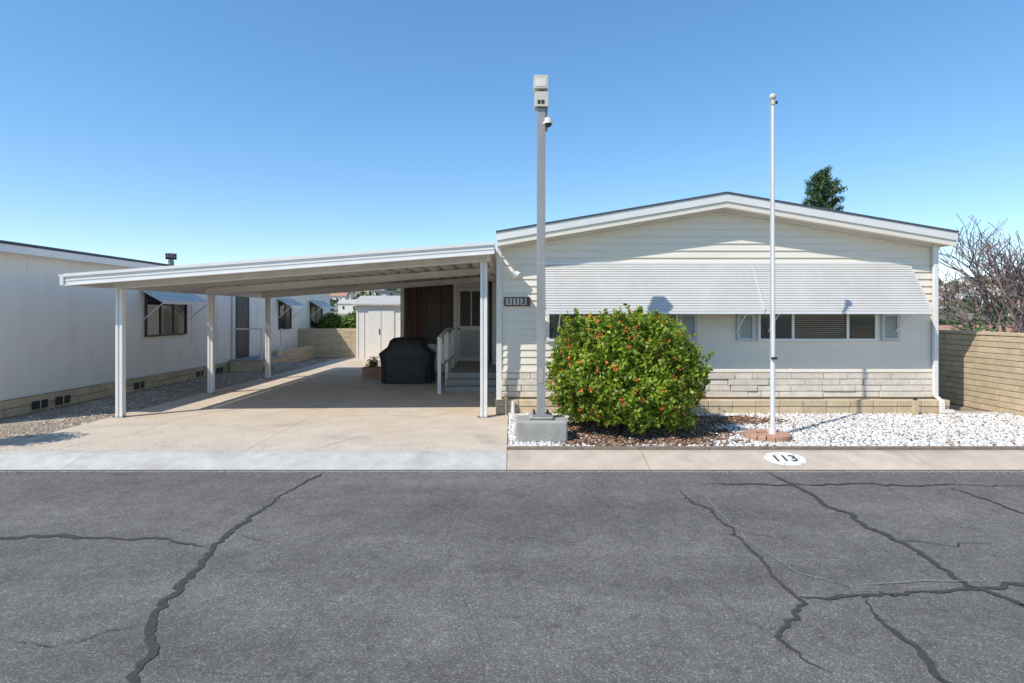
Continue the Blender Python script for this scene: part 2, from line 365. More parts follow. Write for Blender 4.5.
mk=mulchf(P[:,0],P[:,1]); 
stones('white_gravel',P[mk+rng.normal(size=n)*.32>1],.026,M['wstone'])
M['bchip']=islandmat('bark_chip',[(0,(.09,.05,.03)),(.5,(.24,.12,.07)),(.85,(.37,.23,.15)),(1,(.6,.5,.4))])
n=26000; P=np.stack([rng.uniform(0.05,8,n),rng.uniform(6.98,9.33,n),rng.uniform(.01,.03,n)],1)
mk=mulchf(P[:,0],P[:,1]); stones('bark_mulch',P[mk+rng.normal(size=n)*.2<1.03],.028,M['bchip'],flat=.35)
n=900; P=np.stack([2.4+rng.uniform(0,1,n)**1.4*5.7,rng.uniform(7.0,9.3,n),np.full(n,.03)],1)
stones('dry_leaf_litter',P,.020,M['bchip'],flat=.3)

# ---------------------------------------------------------------- mobile home
H=empty('mobile_home')
XL,XR,XC=-.22,7.08,3.45; FY=9.5
mb=MB(); mb.box(XL+.01,XR-.01,FY+.02,26,0,2.74,'siding')
mb.poly([(XL+.01,FY+.02,2.74),(XR-.01,FY+.02,2.74),(XC,FY+.02,3.37)],'siding'); mb.done('body',H)
mb=MB(); z=.70; h=.118; sl_=(3.42-2.79)/3.66
while z<3.38:
    z1=z+h
    ha=min(3.65,(3.41-z)/sl_); hb=min(3.65,(3.41-z1)/sl_)
    if ha<=0: break
    hb=max(hb,.01)
    yb=FY-.022; yt=FY-.002
    mb.poly([(XC-.02-ha,yb,z),(XC-.02+ha,yb,z),(XC-.02+hb,yt,z1),(XC-.02-hb,yt,z1)],'siding')
    mb.poly([(XC-.02-ha,FY,z),(XC-.02+ha,FY,z),(XC-.02+ha,yb,z),(XC-.02-ha,yb,z)],'siding')
    z=z1
z=.3
while z<2.7:
    mb.poly([(XL-.016,24,z),(XL-.016,FY,z),(XL-.002,FY,z+h),(XL-.002,24,z+h)],'siding')
    z+=h
mb.done('lap_siding',H)
mb=MB()
mb.box(XL-.04,XL+.05,FY-.035,FY+.05,.0,2.78,'white'); mb.box(XR-.05,XR+.02,FY-.035,FY+.05,.27,2.78,'white')
mb.box(XL+.05,XR-.05,FY-.03,FY+.01,.675,.715,'siding')
mb.done('corner_trim',H,bevel=.004)
RY=9.2
rk=lambda x,top: top-abs(x-3.47)*.17
mb=MB()
for a,b in ((-.26,3.47),(3.47,7.2)):
    mb.hexa([(a,RY-.03,rk(a,3.60)),(b,RY-.03,rk(b,3.60)),(b,26.3,rk(b,3.60)),(a,26.3,rk(a,3.60))],[(a,RY-.03,rk(a,3.625)),(b,RY-.03,rk(b,3.625)),(b,26.3,rk(b,3.625)),(a,26.3,rk(a,3.625))],'roof')
mb.done('roof',H)
mb=MB()
for a,b in ((-.25,3.47),(3.47,7.19)):
    mb.hexa([(a,RY-.015,rk(a,3.47)),(b,RY-.015,rk(b,3.47)),(b,RY+.02,rk(b,3.47)),(a,RY+.02,rk(a,3.47))],[(a,RY-.015,rk(a,3.597)),(b,RY-.015,rk(b,3.597)),(b,RY+.02,rk(b,3.597)),(a,RY+.02,rk(a,3.597))],'white')
    a2=a+.0;b2=b
    mb.hexa([(a2,RY+.005,rk(a2,3.38)),(b2,RY+.005,rk(b2,3.38)),(b2,RY+.035,rk(b2,3.38)),(a2,RY+.035,rk(a2,3.38))],[(a2,RY+.005,rk(a2,3.468)),(b2,RY+.005,rk(b2,3.468)),(b2,RY+.035,rk(b2,3.468)),(a2,RY+.035,rk(a2,3.468))],'siding')
    mb.hexa([(a,RY+.036,rk(a,3.40)),(b,RY+.036,rk(b,3.40)),(b,26,rk(b,3.40)),(a,26,rk(a,3.40))],[(a,RY+.036,rk(a,3.59)),(b,RY+.036,rk(b,3.59)),(b,26,rk(b,3.59)),(a,26,rk(a,3.59))],'siding')
    mb.hexa([(max(a,-.18),FY-.05,rk(max(a,-.18),3.36)),(min(b,7.1),FY-.05,rk(min(b,7.1),3.36)),(min(b,7.1),FY-.025,rk(min(b,7.1),3.36)),(max(a,-.18),FY-.025,rk(max(a,-.18),3.36))],
            [(max(a,-.18),FY-.05,rk(max(a,-.18),3.398)),(min(b,7.1),FY-.05,rk(min(b,7.1),3.398)),(min(b,7.1),FY-.025,rk(min(b,7.1),3.398)),(max(a,-.18),FY-.025,rk(max(a,-.18),3.398))],'white')
mb.done('fascia',H)
mb=MB(); mb.box(7.192,7.24,RY+.04,26,2.86,2.95,'white'); mb.done('gutter',H,bevel=.01)
mb=MB(); mb.box(XL+.02,XR-.02,FY-.01,FY+.018,.0,.675,'mortar')
blockrow(mb,'x',XL+.05,XR-.05,FY-.025,1,.265,4,.1,.22,.85,.013,'stone',jit=.034,gap=.010)
mb.done('stone_skirting',H,bevel=.006)
mb=MB(); blockrow(mb,'x',XL-.05,XR+.1,FY-.16,1,0,1,.13,.38,.40,.13,'blk',gap=.01)
blockrow(mb,'x',XL-.05,XR+.1,FY-.17,1,.13,1,.11,.38,.40,.14,'blk',gap=.01)
mb.box(XL-.04,XR+.09,FY-.15,FY-.025,0,.23,'mortar'); mb.done('block_planter_base',H,bevel=.008)
def awning(name,x0,x1,yt,zt,yb,zb,par,n=19,mk='awn'):
    mb=MB()
    for i in range(n):
        t0=i/n; t1=(i+1)/n
        y0=yt+(yb-yt)*t0; z0=zt+(zb-zt)*t0; y1=yt+(yb-yt)*t1; z1=zt+(zb-zt)*t1
        mb.hexa([(x0,y0-.002,z0-.006),(x1,y0-.002,z0-.006),(x1,y1-.010,z1-.003),(x0,y1-.010,z1-.003)],
                [(x0,y0-.006,z0),(x1,y0-.006,z0),(x1,y1-.019,z1+.005),(x0,y1-.019,z1+.005)],mk)
    for x in (x0-.012,x1):
        mb.hexa([(x,yt,zt-.05),(x+.012,yt,zt-.05),(x+.012,yb,zb-.05),(x,yb,zb-.05)],[(x,yt,zt+.02),(x+.012,yt,zt+.02),(x+.012,yb-.03,zb+.02),(x,yb-.03,zb+.02)],'awn')
    mb.box(x0-.01,x1+.01,yt-.02,yt+.02,zt,zt+.04,'white')
    mb.box(x0,x1,yb-.035,yb-.005,zb-.05,zb-.006,'white')
    for x in (x0+.25,x1-.25): mb.tube((x,yb+.02,zb-.02),(x,yt-.02,zb-.35),.01,.01,'white',6)
    mb.done(name,par)
awning('awning_large',.52,3.98,FY-.02,2.47,9.0,1.70,H)
awning('awning_small',4.005,6.62,FY-.02,2.47,9.0,1.70,H)
def window(mb,x0,x1,z0,z1,splits,y=FY):
    f=.045
    mb.box(x0,x1,y-.033,y-.024,z0,z1,'glass')
    mb.box(x0-f,x1+f,y-.06,y-.018,z1,z1+f,'white'); mb.box(x0-f,x1+f,y-.06,y-.018,z0-f,z0,'white')
    mb.box(x0-f,x0,y-.058,y-.018,z0,z1,'white'); mb.box(x1,x1+f,y-.058,y-.018,z0,z1,'white')
    for s in splits: mb.box(s-.022,s+.022,y-.055,y-.034,z0,z1,'white')
mb=MB()
window(mb,4.13,6.03,1.24,2.05,[4.67,5.58])
window(mb,.62,2.72,1.24,2.05,[1.2,2.15])
for i in range(20): mb.box(4.71,5.54,FY-.037,FY-.0335,1.26+i*.035,1.26+i*.035+.012,'inside')
for i in range(20): mb.box(1.24,2.1,FY-.037,FY-.0335,1.26+i*.035,1.26+i*.035+.012,'inside')
mb.done('windows',H)
mb=MB()
for a in (3.74,6.15,2.78,):
    mb.box(a,a+.05,FY-.05,FY-.023,1.2,2.08,'shutter'); mb.box(a+.25,a+.30,FY-.05,FY-.023,1.2,2.08,'shutter')
    for z0 in (1.2,1.62,2.03): mb.box(a+.05,a+.25,FY-.048,FY-.023,z0,z0+.05,'shutter')
    for i in range(24): 
        z0=1.25+i*.033
        mb.hexa([(a+.05,FY-.044,z0),(a+.25,FY-.044,z0),(a+.25,FY-.024,z0+.02),(a+.05,FY-.024,z0+.02)],[(a+.05,FY-.042,z0+.006),(a+.25,FY-.042,z0+.006),(a+.25,FY-.022,z0+.026),(a+.05,FY-.022,z0+.026)],'shutter')
mb.done('shutters',H)
mb=MB(); mb.box(-.13,.30,FY-.05,FY-.02,1.78,1.93,'darkbrown')
for a in (-.1,.02,.14): mb.box(a,a+.1,FY-.056,FY-.05,1.80,1.91,'curtain')
mb.done('number_plaque',H,bevel=.006)
for a,c in ((-.05,'1'),(.07,'1'),(.19,'3')): text('plaque_digit',c,.12,(a,FY-.06,1.855),(math.pi/2,0,0),'dark',H)
mb=MB(); mb.tube((.07,FY-.02,2.33),(.07,FY-.07,2.33),.05,.05,'white'); mb.tube((.07,FY-.07,2.33),(.02,FY-.16,2.28),.03,.05,'white'); mb.tube((.07,FY-.07,2.33),(.13,FY-.16,2.28),.03,.05,'white'); mb.done('flood_lamp',H)
mb=MB(); mb.box(6.98,7.05,FY-.1,FY-.04,.3,2.80,'white')
mb.hexa([(6.98,FY-.25,.22),(7.05,FY-.25,.22),(7.05,FY-.19,.22),(6.98,FY-.19,.22)],[(6.98,FY-.1,.3),(7.05,FY-.1,.3),(7.05,FY-.04,.3),(6.98,FY-.04,.3)],'white')
mb.box(6.98,7.05,FY-.25,FY-.19,.03,.22,'white'); mb.box(7.05,7.2,FY-.25,FY-.19,.03,.09,'white')
mb.done('downspout',H,bevel=.008)
gt=empty('garden_tap')
mb=MB(); mb.tube((-.1,FY-.2,0),(-.1,FY-.2,.32),.02,.02,'pole'); mb.tube((-.1,FY-.2,.3),(-.1,FY-.29,.27),.018,.014,'gold'); mb.tube((-.1,FY-.2,.32),(-.1,FY-.2,.345),.035,.035,'terra',8); mb.tube((0.02,FY-.22,0),(0.02,FY-.22,.22),.03,.03,'white')
mb.done('pipes',gt)
mp_=empty('utility_pedestal')
mb=MB(); mb.box(6.46,6.54,9.14,9.2,0,.26,'blk'); mb.tube((6.5,9.17,.26),(6.5,9.17,.31),.03,.025,'dark',10); mb.done('post',mp_,bevel=.008)
# enclosed screened porch
P0=15.6
mb=MB()
mb.box(-3.0,-.24,17.6,20,.0,2.62,'inside'); mb.box(-3.0,-2.95,P0+.02,17.6,0,2.62,'siding'); mb.box(-2.95,-.24,P0+.03,17.6,.0,.34,'deck'); mb.box(-3.0,-.24,P0+.02,20,2.62,2.66,'siding')
mb.box(-3.05,-2.95,P0-.06,P0+.019,0,2.6,'white')
mb.box(-2.95,-1.6,P0-.03,P0+.02,.05,.85,'white')
for a in (-2.95,-2.42,-2.02,-1.68): mb.box(a,a+.07,P0-.05,P0,.85,2.5,'darkbrown')
for z0,z1 in ((.83,.90),(2.42,2.52)): mb.box(-2.95,-1.6,P0-.058,P0-.002,z0,z1,'darkbrown')
for i in range(7): mb.box(-2.87+i*.065,-2.87+i*.065+.045,P0-.03,P0-.012,.9,2.42,'darkbrown')
mb.box(-2.35,-1.68,P0-.012,P0-.008,.9,2.42,'screen')
mb.box(-2.35,-2.02,P0-.03,P0-.013,1.55,1.60,'darkbrown'); mb.box(-1.95,-1.68,P0-.03,P0-.013,1.55,1.60,'darkbrown')
mb.box(-1.6,-1.5,P0-.07,P0,.3,2.5,'white'); mb.box(-.72,-.64,P0-.07,P0,.3,2.5,'white'); mb.box(-1.5,-.72,P0-.07,P0,2.38,2.5,'white')
mb.box(-1.5,-1.42,P0-.04,P0-.01,.36,2.37,'white'); mb.box(-.80,-.72,P0-.04,P0-.01,.36,2.37,'white')
for z0,z1 in ((.36,.48),(1.2,1.32),(2.27,2.37)): mb.box(-1.42,-.80,P0-.038,P0-.012,z0,z1,'white')
mb.box(-1.42,-.80,P0-.03,P0-.02,.48,1.2,'shutter'); mb.box(-1.42,-.80,P0-.03,P0-.02,1.32,2.27,'screen'); mb.box(-1.13,-1.10,P0-.036,P0-.031,1.32,2.27,'white')
mb.box(-.64,-.24,P0-.02,P0,.3,2.5,'screen')
mb.tube((-1.45,P0-.1,1.25),(-1.45,P0-.05,1.25),.025,.025,'dark')
mb.done('enclosed_porch',H)
pd=empty('porch_steps')
mb=MB(); mb.box(-1.42,-.28,12.5,15.52,0,.36,'deck'); mb.box(-1.42,-.3,12.2,12.495,0,.24,'deck'); mb.box(-1.42,-.3,11.9,12.195,0,.12,'deck'); mb.done('treads',pd,bevel=.01)
mb=MB()
X=-1.5
for y,z0 in ((11.75,0),(13.1,0),(14.5,0)): mb.box(X-.035,X+.035,y-.035,y+.035,z0,1.26 if y>12 else 1.14,'white')
mb.hexa([(X-.04,11.7,1.12),(X+.04,11.7,1.12),(X+.04,13.1,1.26),(X-.04,13.1,1.26)],[(X-.04,11.7,1.17),(X+.04,11.7,1.17),(X+.04,13.1,1.31),(X-.04,13.1,1.31)],'white')
mb.box(X-.04,X+.04,13.1,14.55,1.26,1.31,'white'); mb.box(X-.02,X+.02,11.79,13.06,.55,.60,'white'); mb.box(X-.02,X+.02,13.14,14.46,.55,.60,'white')
for y in (12.2,12.65,13.55,14.0): mb.box(X-.015,X+.015,y-.015,y+.015,.6,1.2,'white')
mb.done('handrail',pd)

# ---------------------------------------------------------------- carport
C=empty('carport')
xa,xb,ya,yb=-6.86,-.27,8.72,16.3
zt=lambda x: 2.26+(x-xa)/(xb-xa)*.49
mb=MB(); prof=[]; x=xa+.03
while x<xb-.3:
    prof+=[(x,-.01),(x+.045,-.01),(x+.06,-.085),(x+.245,-.085),(x+.26,-.01)]; x+=.30
prof.append((xb,-.01))
for (x0,d0),(x1,d1) in zip(prof[:-1],prof[1:]):
    a=zt(x0)-.02+d0; b=zt(x1)-.02+d1
    mb.poly([(x0,ya+.03,a),(x1,ya+.03,b),(x1,yb,b),(x0,yb,a)],'alum')
    if d0==d1==-.085:
        xm=(x0+x1)/2
        for o in (-.04,.04):
            mb.hexa([(xm+o-.006,ya+.04,zt(xm)-.118),(xm+o+.006,ya+.04,zt(xm)-.118),(xm+o+.006,yb,zt(xm)-.118),(xm+o-.006,yb,zt(xm)-.118)],
                    [(xm+o-.01,ya+.04,zt(xm)-.107),(xm+o+.01,ya+.04,zt(xm)-.107),(xm+o+.01,yb,zt(xm)-.107),(xm+o-.01,yb,zt(xm)-.107)],'alum')
mb.done('roof_pans',C)
mb=MB()
def slopebox(mb,x0,x1,y0,y1,lo,hi,k):
    mb.hexa([(x0,y0,zt(x0)-lo),(x1,y0,zt(x1)-lo),(x1,y1,zt(x1)-lo),(x0,y1,zt(x0)-lo)],[(x0,y0,zt(x0)-hi),(x1,y0,zt(x1)-hi),(x1,y1,zt(x1)-hi),(x0,y1,zt(x0)-hi)],k)
slopebox(mb,xa,xb,ya,ya+.03,.16,0,'white'); slopebox(mb,xa,xb,ya-.022,ya-.001,.04,-.006,'white'); slopebox(mb,xa,xb,ya-.016,ya+.05,.178,.162,'white')
slopebox(mb,xa,xb,ya-.008,ya-.001,.108,.096,'alum')
slopebox(mb,xa,xb,yb+.001,yb+.03,.03,0,'alum')
mb.box(xa-.06,xa-.002,ya-.02,yb+.03,zt(xa)-.17,zt(xa)-.005,'alum')
mb.box(xa-.075,xa-.061,ya-.02,yb+.03,zt(xa)-.03,zt(xa)+.0,'white')
mb.done('fascia',C)
mb=MB()
for yy in (9.1,11.8,14.5):
    slopebox(mb,-6.34,-.36,yy-.05,yy+.05,.25,.122,'alum'); slopebox(mb,-6.34,-.36,yy-.065,yy-.0505,.255,.235,'alum')
mb.box(-.40,-.36,8.95,yb-.1,zt(-.4)-.235,zt(-.4)-.125,'alum')
mb.done('beams',C)
mb=MB()
for x,yy in ((-6.26,9.1),(-6.24,11.8),(-6.22,14.5),(-.45,9.1),(-.45,14.5)):
    t=zt(x)-.262
    w=.055
    mb.box(x-w,x-w+.04,yy-.045,yy+.045,.012,t,'white'); mb.box(x+w-.04,x+w,yy-.045,yy+.045,.012,t,'white'); mb.box(x-w+.041,x+w-.041,yy-.03,yy+.03,.012,t,'white')
    mb.box(x-.1,x+.1,yy-.08,yy+.08,0,.011,'pole')
    for s in (-.08,.08): mb.tube((x+s,yy-.05,.011),(x+s,yy-.05,.03),.012,.012,'dark',6)
mb.done('posts',C,bevel=.003)

# ---------------------------------------------------------------- grill under cover
G=empty('covered_grill')
mb=MB(); cxg,cyg=-2.5,13.7
prof=[(.0,.60,.30),(.05,.61,.31),(.35,.60,.30),(.6,.62,.31),(.68,.65,.32),(.72,.62,.31),(.85,.45,.30),(1.0,.40,.26),(1.06,.33,.2),(1.08,.2,.1)]
nn=44
for (z,a,b) in prof:
    for j in range(nn):
        t=2*math.pi*j/nn; c,s=math.cos(t),math.sin(t); e=.35
        fold=1+.035*math.sin(9*t+z*3)*(1-z/1.2)+.02*math.sin(17*t)
        mb.v.append((cxg+a*fold*math.copysign(abs(c)**e,c),cyg+b*fold*math.copysign(abs(s)**e,s),z+.015+(.02*math.sin(5*t) if z==0 else 0)))
ci=mb.mi('cover')
for r in range(len(prof)-1):
    for j in range(nn): mb.f.append((r*nn+j,r*nn+(j+1)%nn,(r+1)*nn+(j+1)%nn,(r+1)*nn+j)); mb.m.append(ci)
mb.f.append(tuple((len(prof)-1)*nn+j for j in range(nn))); mb.m.append(ci)
mb.done('cover',G,smooth=True)
mb=MB()
for dx in (-.5,.5):
    for dy in (-.22,.22): mb.tube((cxg+dx-.02,cyg+dy,.03),(cxg+dx+.02,cyg+dy,.03),.03,.03,'dark')
mb.done('castors',G)
pp=empty('brick_planter')
mb=MB(); 
for r in range(4): blockrow(mb,'x',-3.85,-3.35,14.6,1,r*.07,1,.07,.19,.2,.35,'terra')
mb.done('bricks',pp)
M['leafg']=leafmat('plant_leaf',[(0,(.07,.15,.02)),(1,(.17,.27,.06))])
n=500; d=rng.normal(size=(n,3)); d/=np.linalg.norm(d,axis=1,keepdims=True); P=np.array([-3.6,14.75,.36])+d*rng.uniform(.03,.18,(n,1)); quads_object('foliage',leaves(P,d,.06,.03),M['leafg'],pp)

# ---------------------------------------------------------------- street pole, flagpole
S=empty('street_lamp'); px,py=.38,7.45
mb=MB(); mb.box(px-.33,px+.33,py-.2,py+.28,0,.28,'foot'); mb.box(px-.16,px+.16,py-.12,py+.16,.281,.33,'foot'); mb.done('footing',S,bevel=.03)
mb=MB(); mb.box(px-.054,px+.054,py-.054,py+.054,.345,4.33,'pole'); mb.box(px-.12,px+.12,py-.11,py+.12,.331,.345,'pole')
for a in (-.09,.09):
    for b in (-.08,.09): mb.tube((px+a,py+b,.345),(px+a,py+b,.385),.014,.014,'dark',6)
mb.box(px-.03,px+.03,py-.0585,py-.0545,.75,.95,'foot')
mb.box(px-.056,px+.056,py-.056,py+.056,2.3,2.315,'foot')
mb.done('pole',S,bevel=.006)
mb=MB(); mb.box(px-.085,px+.09,py-.09,py+.09,4.34,4.53,'box'); mb.tube((px,py,4.53),(px,py,4.57),.035,.035,'pole'); mb.box(px-.095,px+.085,py-.1,py+.1,4.57,4.74,'box')
mb.box(px-.07,px+.06,py-.104,py-.1005,4.59,4.69,'shed'); mb.box(px-.05,px-.01,py-.094,py-.0905,4.37,4.42,'dark'); mb.box(px+.0,px+.04,py-.094,py-.0905,4.37,4.42,'dark')
mb.done('lamp_head',S,bevel=.012)
mb=MB(); mb.tube((px,py,4.12),(px+.09,py-.12,4.14),.018,.018,'white',8); mb.tube((px+.09,py-.12,4.17),(px+.09,py-.12,4.10),.05,.055,'white'); mb.ball((px+.09,py-.12,4.10),.045,'dark',12,8)
mb.box(px+.0565,px+.085,py-.04,py+.04,4.05,4.33,'pole')
mb.done('camera',S)
F=empty('flagpole'); fx,fy=3.46,7.55
mb=MB(); mb.tube((fx,fy,.02),(fx,fy,2.4),.032,.030,'white',16); mb.tube((fx,fy,2.4),(fx,fy,4.43),.026,.021,'white',16); mb.tube((fx,fy,4.43),(fx,fy,4.48),.035,.03,'box'); mb.ball((fx,fy,4.53),.045,'box')
mb.tube((fx,fy,.02),(fx,fy,.12),.055,.045,'white'); mb.done('pole',F)
mb=MB(); mb.box(fx-.035,fx+.035,fy-.06,fy-.036,1.05,1.08,'dark'); mb.box(fx-.03,fx+.06,fy-.02,fy+.02,4.44,4.47,'dark'); mb.tube((fx-.045,fy-.03,1.06),(fx-.04,fy-.02,4.44),.004,.004,'curtain',5); mb.done('halyard',F)
mb=MB()
for i in range(16):
    a0=2*math.pi*i/16+.02; a1=2*math.pi*(i+1)/16-.02; q=[]
    for r,a in ((.14,a0),(.30,a0),(.30,a1),(.14,a1)): q.append((fx-.10+r*math.cos(a),fy-.06+r*.85*math.sin(a)))
    mb.hexa([(x,y,0) for x,y in q],[(x,y,.085) for x,y in q],'terra')
mb.tube((fx-.10,fy-.06,0),(fx-.10,fy-.06,.06),.14,.14,'terra',20)
mb.done('brick_ring',F,bevel=.008)

# ---------------------------------------------------------------- bush
B=empty('flowering_shrub')
M['bush']=leafmat('shrub_leaf',[(0,(.075,.145,.014)),(.3,(.18,.28,.026)),(.7,(.34,.43,.04)),(1,(.56,.58,.08))],.42,.42)
M['flower']=leafmat('shrub_flower',[(0,(.65,.05,.02)),(.5,(.8,.14,.03)),(1,(.8,.30,.05))],.3)
def lump(d):
    x,y,z=d[:,0],d[:,1],d[:,2]
    return 1+.05*np.sin(4*x+1.3+z)*np.sin(3.7*y+z*4.3)+.05*np.sin(8*x+6*z+2+3*y)+.055*np.sin(15*z+11*y+13*x)+.045*np.sin(23*x-19*z+8*y)
def bushpts(n,c,R,inner=.72):
    d=rng.normal(size=(n,3)); d/=np.linalg.norm(d,axis=1,keepdims=True)
    d[:,2]=np.where(d[:,2]<-.75,-d[:,2],d[:,2])
    k=(np.abs(d)**2.9).sum(1)**(-1/2.9)
    rr=rng.uniform(inner**3,1,n)**(1/3)
    P=c+d*(k*lump(d)*rr)[:,None]*R
    return P,d
c=np.array([1.59,8.08,.81]); R=np.array([.96,.86,.78])
P,d=bushpts(44000,c,R,.70)
Q,dq=bushpts(420,c,R,.98); ex=[]
for q,dd in zip(Q,dq):
    u=dd+np.array([0,0,.5])+rng.normal(size=3)*.35; u/=np.linalg.norm(u); l=rng.uniform(.05,.17)
    t=rng.uniform(0,1,(12,1)); ex.append(q+u*t*l+rng.normal(size=(12,3))*.015)
P=np.concatenate([P]+ex); P=P[P[:,2]>.05]
d2=P-c; d2/=np.linalg.norm(d2,axis=1,keepdims=True)
quads_object('foliage',leaves(P,d2,.066,.037,.36),M['bush'],B)
P,d=bushpts(300,c,R,.985); P=P[P[:,2]>.3]; P=np.concatenate([P+rng.normal(size=P.shape)*.012 for _ in range(5)]); d2=P-c; d2/=np.linalg.norm(d2,axis=1,keepdims=True)
P=P+d2*.03
quads_object('flowers',leaves(P,d2,.030,.024,.7),M['flower'],B)
mb=MB()
for i in range(16):
    a=random.uniform(0,6.28); r=random.uniform(.02,.15); p=Vector((c[0]+r*math.cos(a),c[1]+r*math.sin(a),0))
    q=p+Vector((math.cos(a)*random.uniform(.2,.5),math.sin(a)*random.uniform(.2,.4),random.uniform(.3,.6))); e=q+Vector((math.cos(a)*.3,math.sin(a)*.25,.4))
    mb.tube(p,q,.028,.018,'bark',7); mb.tube(q,e,.018,.008,'bark',7)
mb.done('stems',B)
ps=empty('unseen_shadow_shrub'); sx,sy=-6.95,7.0  # invented potted shrub outside the frame, added to cast a shadow on the driveway
mb=MB(); mb.tube((sx,sy,0),(sx,sy,.32),.15,.22,'terra',20); mb.tube((sx,sy,.32),(sx,sy,.36),.24,.24,'terra',20); mb.tube((sx,sy,.36),(sx,sy,.7),.02,.015,'bark',8); mb.done('pot',ps)
n=2600; d=rng.normal(size=(n,3)); d/=np.linalg.norm(d,axis=1,keepdims=True); P=np.array([sx,sy,.85])+d*rng.uniform(.2,1,(n,1))**.5*np.array([.48,.36,.38])*(1+.2*np.sin(d[:,:1]*9+d[:,1:2]*7)); quads_object('foliage',leaves(P,d,.08,.035),M['leafg'],ps)

# ---------------------------------------------------------------- block walls
W=MB(); W.box(8.21,8.34,5.2,26,-.15,1.28,'mortar')
blockrow(W,'y',5.2,26,8.2,1,-.02,13,.1,.39,.41,.15,'blk',jit=.012,gap=.01)
y=5.2
while y<26: W.box(8.18,8.37,y+.005,y+.395,1.285,1.34,'blk'); y+=.4
W.done('block_wall',bevel=.006)
W=MB(); blockrow(W,'x',-8.1,-5.8,21.6,1,0,11,.1,.39,.41,.15,'blk',jit=.01,gap=.01); W.box(-8.1,-5.8,21.61,21.73,0,1.08,'mortar'); W.done('block_wall')

# ---------------------------------------------------------------- shed
SH=empty('garden_shed')
mb=MB(); x0,x1,y0,y1=-5.75,-3.9,21.0,23.2
mb.box(x0,x1,y0,y1,0,1.95,'shed'); 
for i in range(8): mb.box(x0+.05+i*.225,x0+.075+i*.225,y0-.02,y0-.001,.05,1.93,'shed')
mb.box(x0+.45,x0+1.4,y0-.035,y0-.021,.08,1.8,'shed'); mb.box(x0+.91,x0+.93,y0-.045,y0-.036,.08,1.8,'shedroof'); mb.box(x0+.85,x0+.88,y0-.06,y0-.036,.9,1.1,'dark')
mb.done('walls',SH)
mb=MB(); mb.hexa([(x0-.12,y0-.15,1.96),(x1+.12,y0-.15,1.96),(x1+.12,y0+1.1,2.3),(x0-.12,y0+1.1,2.3)],[(x0-.12,y0-.15,2.02),(x1+.12,y0-.15,2.02),(x1+.12,y0+1.1,2.36),(x0-.12,y0+1.1,2.36)],'shedroof')
mb.hexa([(x0-.12,y0+1.1,2.3),(x1+.12,y0+1.1,2.3),(x1+.12,y1+.15,1.96),(x0-.12,y1+.15,1.96)],[(x0-.12,y0+1.1,2.36),(x1+.12,y0+1.1,2.36),(x1+.12,y1+.15,2.02),(x0-.12,y1+.15,2.02)],'shedroof')
for x in (x0+.003,x1-.003): mb.poly([(x,y0,1.95),(x,y1,1.95),(x,y0+1.1,2.3)],'shed')
mb.done('roof',SH)

# ---------------------------------------------------------------- neighbour home
Nn=empty('neighbouring_mobile_home'); NX=-8.12
mb=MB(); mb.box(-15.5,NX,8.3,25.4,.30,2.72,'neigh')
y=8.3
while y<25.3: mb.box(NX+.001,NX+.008,y,y+.025,.32,2.70,'neigh'); y+=1.22
mb.box(-15.5,NX+.012,8.28,25.42,.27,.299,'white')
mb.done('walls',Nn)
mb=MB(); mb.box(-15.5,NX-.03,8.35,25.3,-.1,.27,'mortar'); blockrow(mb,'y',8.3,25.4,NX,-1,-.02,2,.142,.39,.41,.03,'blk',jit=.012,gap=.01)
for y in (9.6,10.1,12.2,14.6,15.6): mb.box(NX+.014,NX+.03,y,y+.32,.03,.17,'dark'); mb.box(NX+.031,NX+.036,y+.15,y+.17,.03,.17,'blk')
mb.done('block_skirting',Nn,bevel=.005)
mb=MB()
mb.hexa([(NX+.24,8.0,2.745),(NX+.24,25.7,2.745),(-11.8,25.7,3.25),(-11.8,8.0,3.25)],[(NX+.24,8.0,2.79),(NX+.24,25.7,2.79),(-11.8,25.7,3.30),(-11.8,8.0,3.30)],'roof')
mb.hexa([(-11.8,8.0,3.25),(-11.8,25.7,3.25),(-15.8,25.7,2.74),(-15.8,8.0,2.74)],[(-11.8,8.0,3.30),(-11.8,25.7,3.30),(-15.8,25.7,2.79),(-15.8,8.0,2.79)],'roof')
mb.box(NX+.002,NX+.20,8.05,25.6,2.69,2.74,'white'); mb.box(NX+.201,NX+.225,8.03,25.65,2.62,2.742,'white')
mb.poly([(NX,8.31,2.72),(-11.8,8.31,3.25),(-15.5,8.31,2.72)],'neigh')
mb.done('roof',Nn)
def nwin(mb,y0,y1,z0,z1,sp):
    f=.04
    mb.box(NX+.011,NX+.02,y0,y1,z0,z1,'glass')
    for a,b,c_,d_ in ((y0-f,y1+f,z1,z1+f),(y0-f,y1+f,z0-f,z0),(y0-f,y0,z0,z1),(y1,y1+f,z0,z1)): mb.box(NX+.0115,NX+.05,a,b,c_,d_,'dark')
    for s in sp: mb.box(NX+.021,NX+.04,s-.015,s+.015,z0,z1,'dark')
    for i in range(22): mb.box(NX+.0205,NX+.023,(y0+y1)/2,y1,z0+.02+i*.04,z0+.034+i*.04,'inside')
mb=MB(); nwin(mb,12.6,14.1,1.18,2.1,[13.1,13.6]); nwin(mb,19.8,20.8,1.15,2.05,[20.3]); nwin(mb,22.9,24.2,1.15,2.05,[23.5])
mb.box(NX+.011,NX+.05,16.55,17.45,.34,2.25,'dark'); mb.box(NX+.0505,NX+.056,16.7,17.3,.5,2.1,'screen')
mb.box(NX+.011,NX+.07,16.46,16.55,.32,2.3,'white'); mb.box(NX+.011,NX+.07,17.45,17.54,.32,2.3,'white')
mb.done('windows_and_door',Nn)
M['nawn']=mat('blue_awning',(.62,.66,.68),(.5,.55,.58),rough=.35,metal=.2)
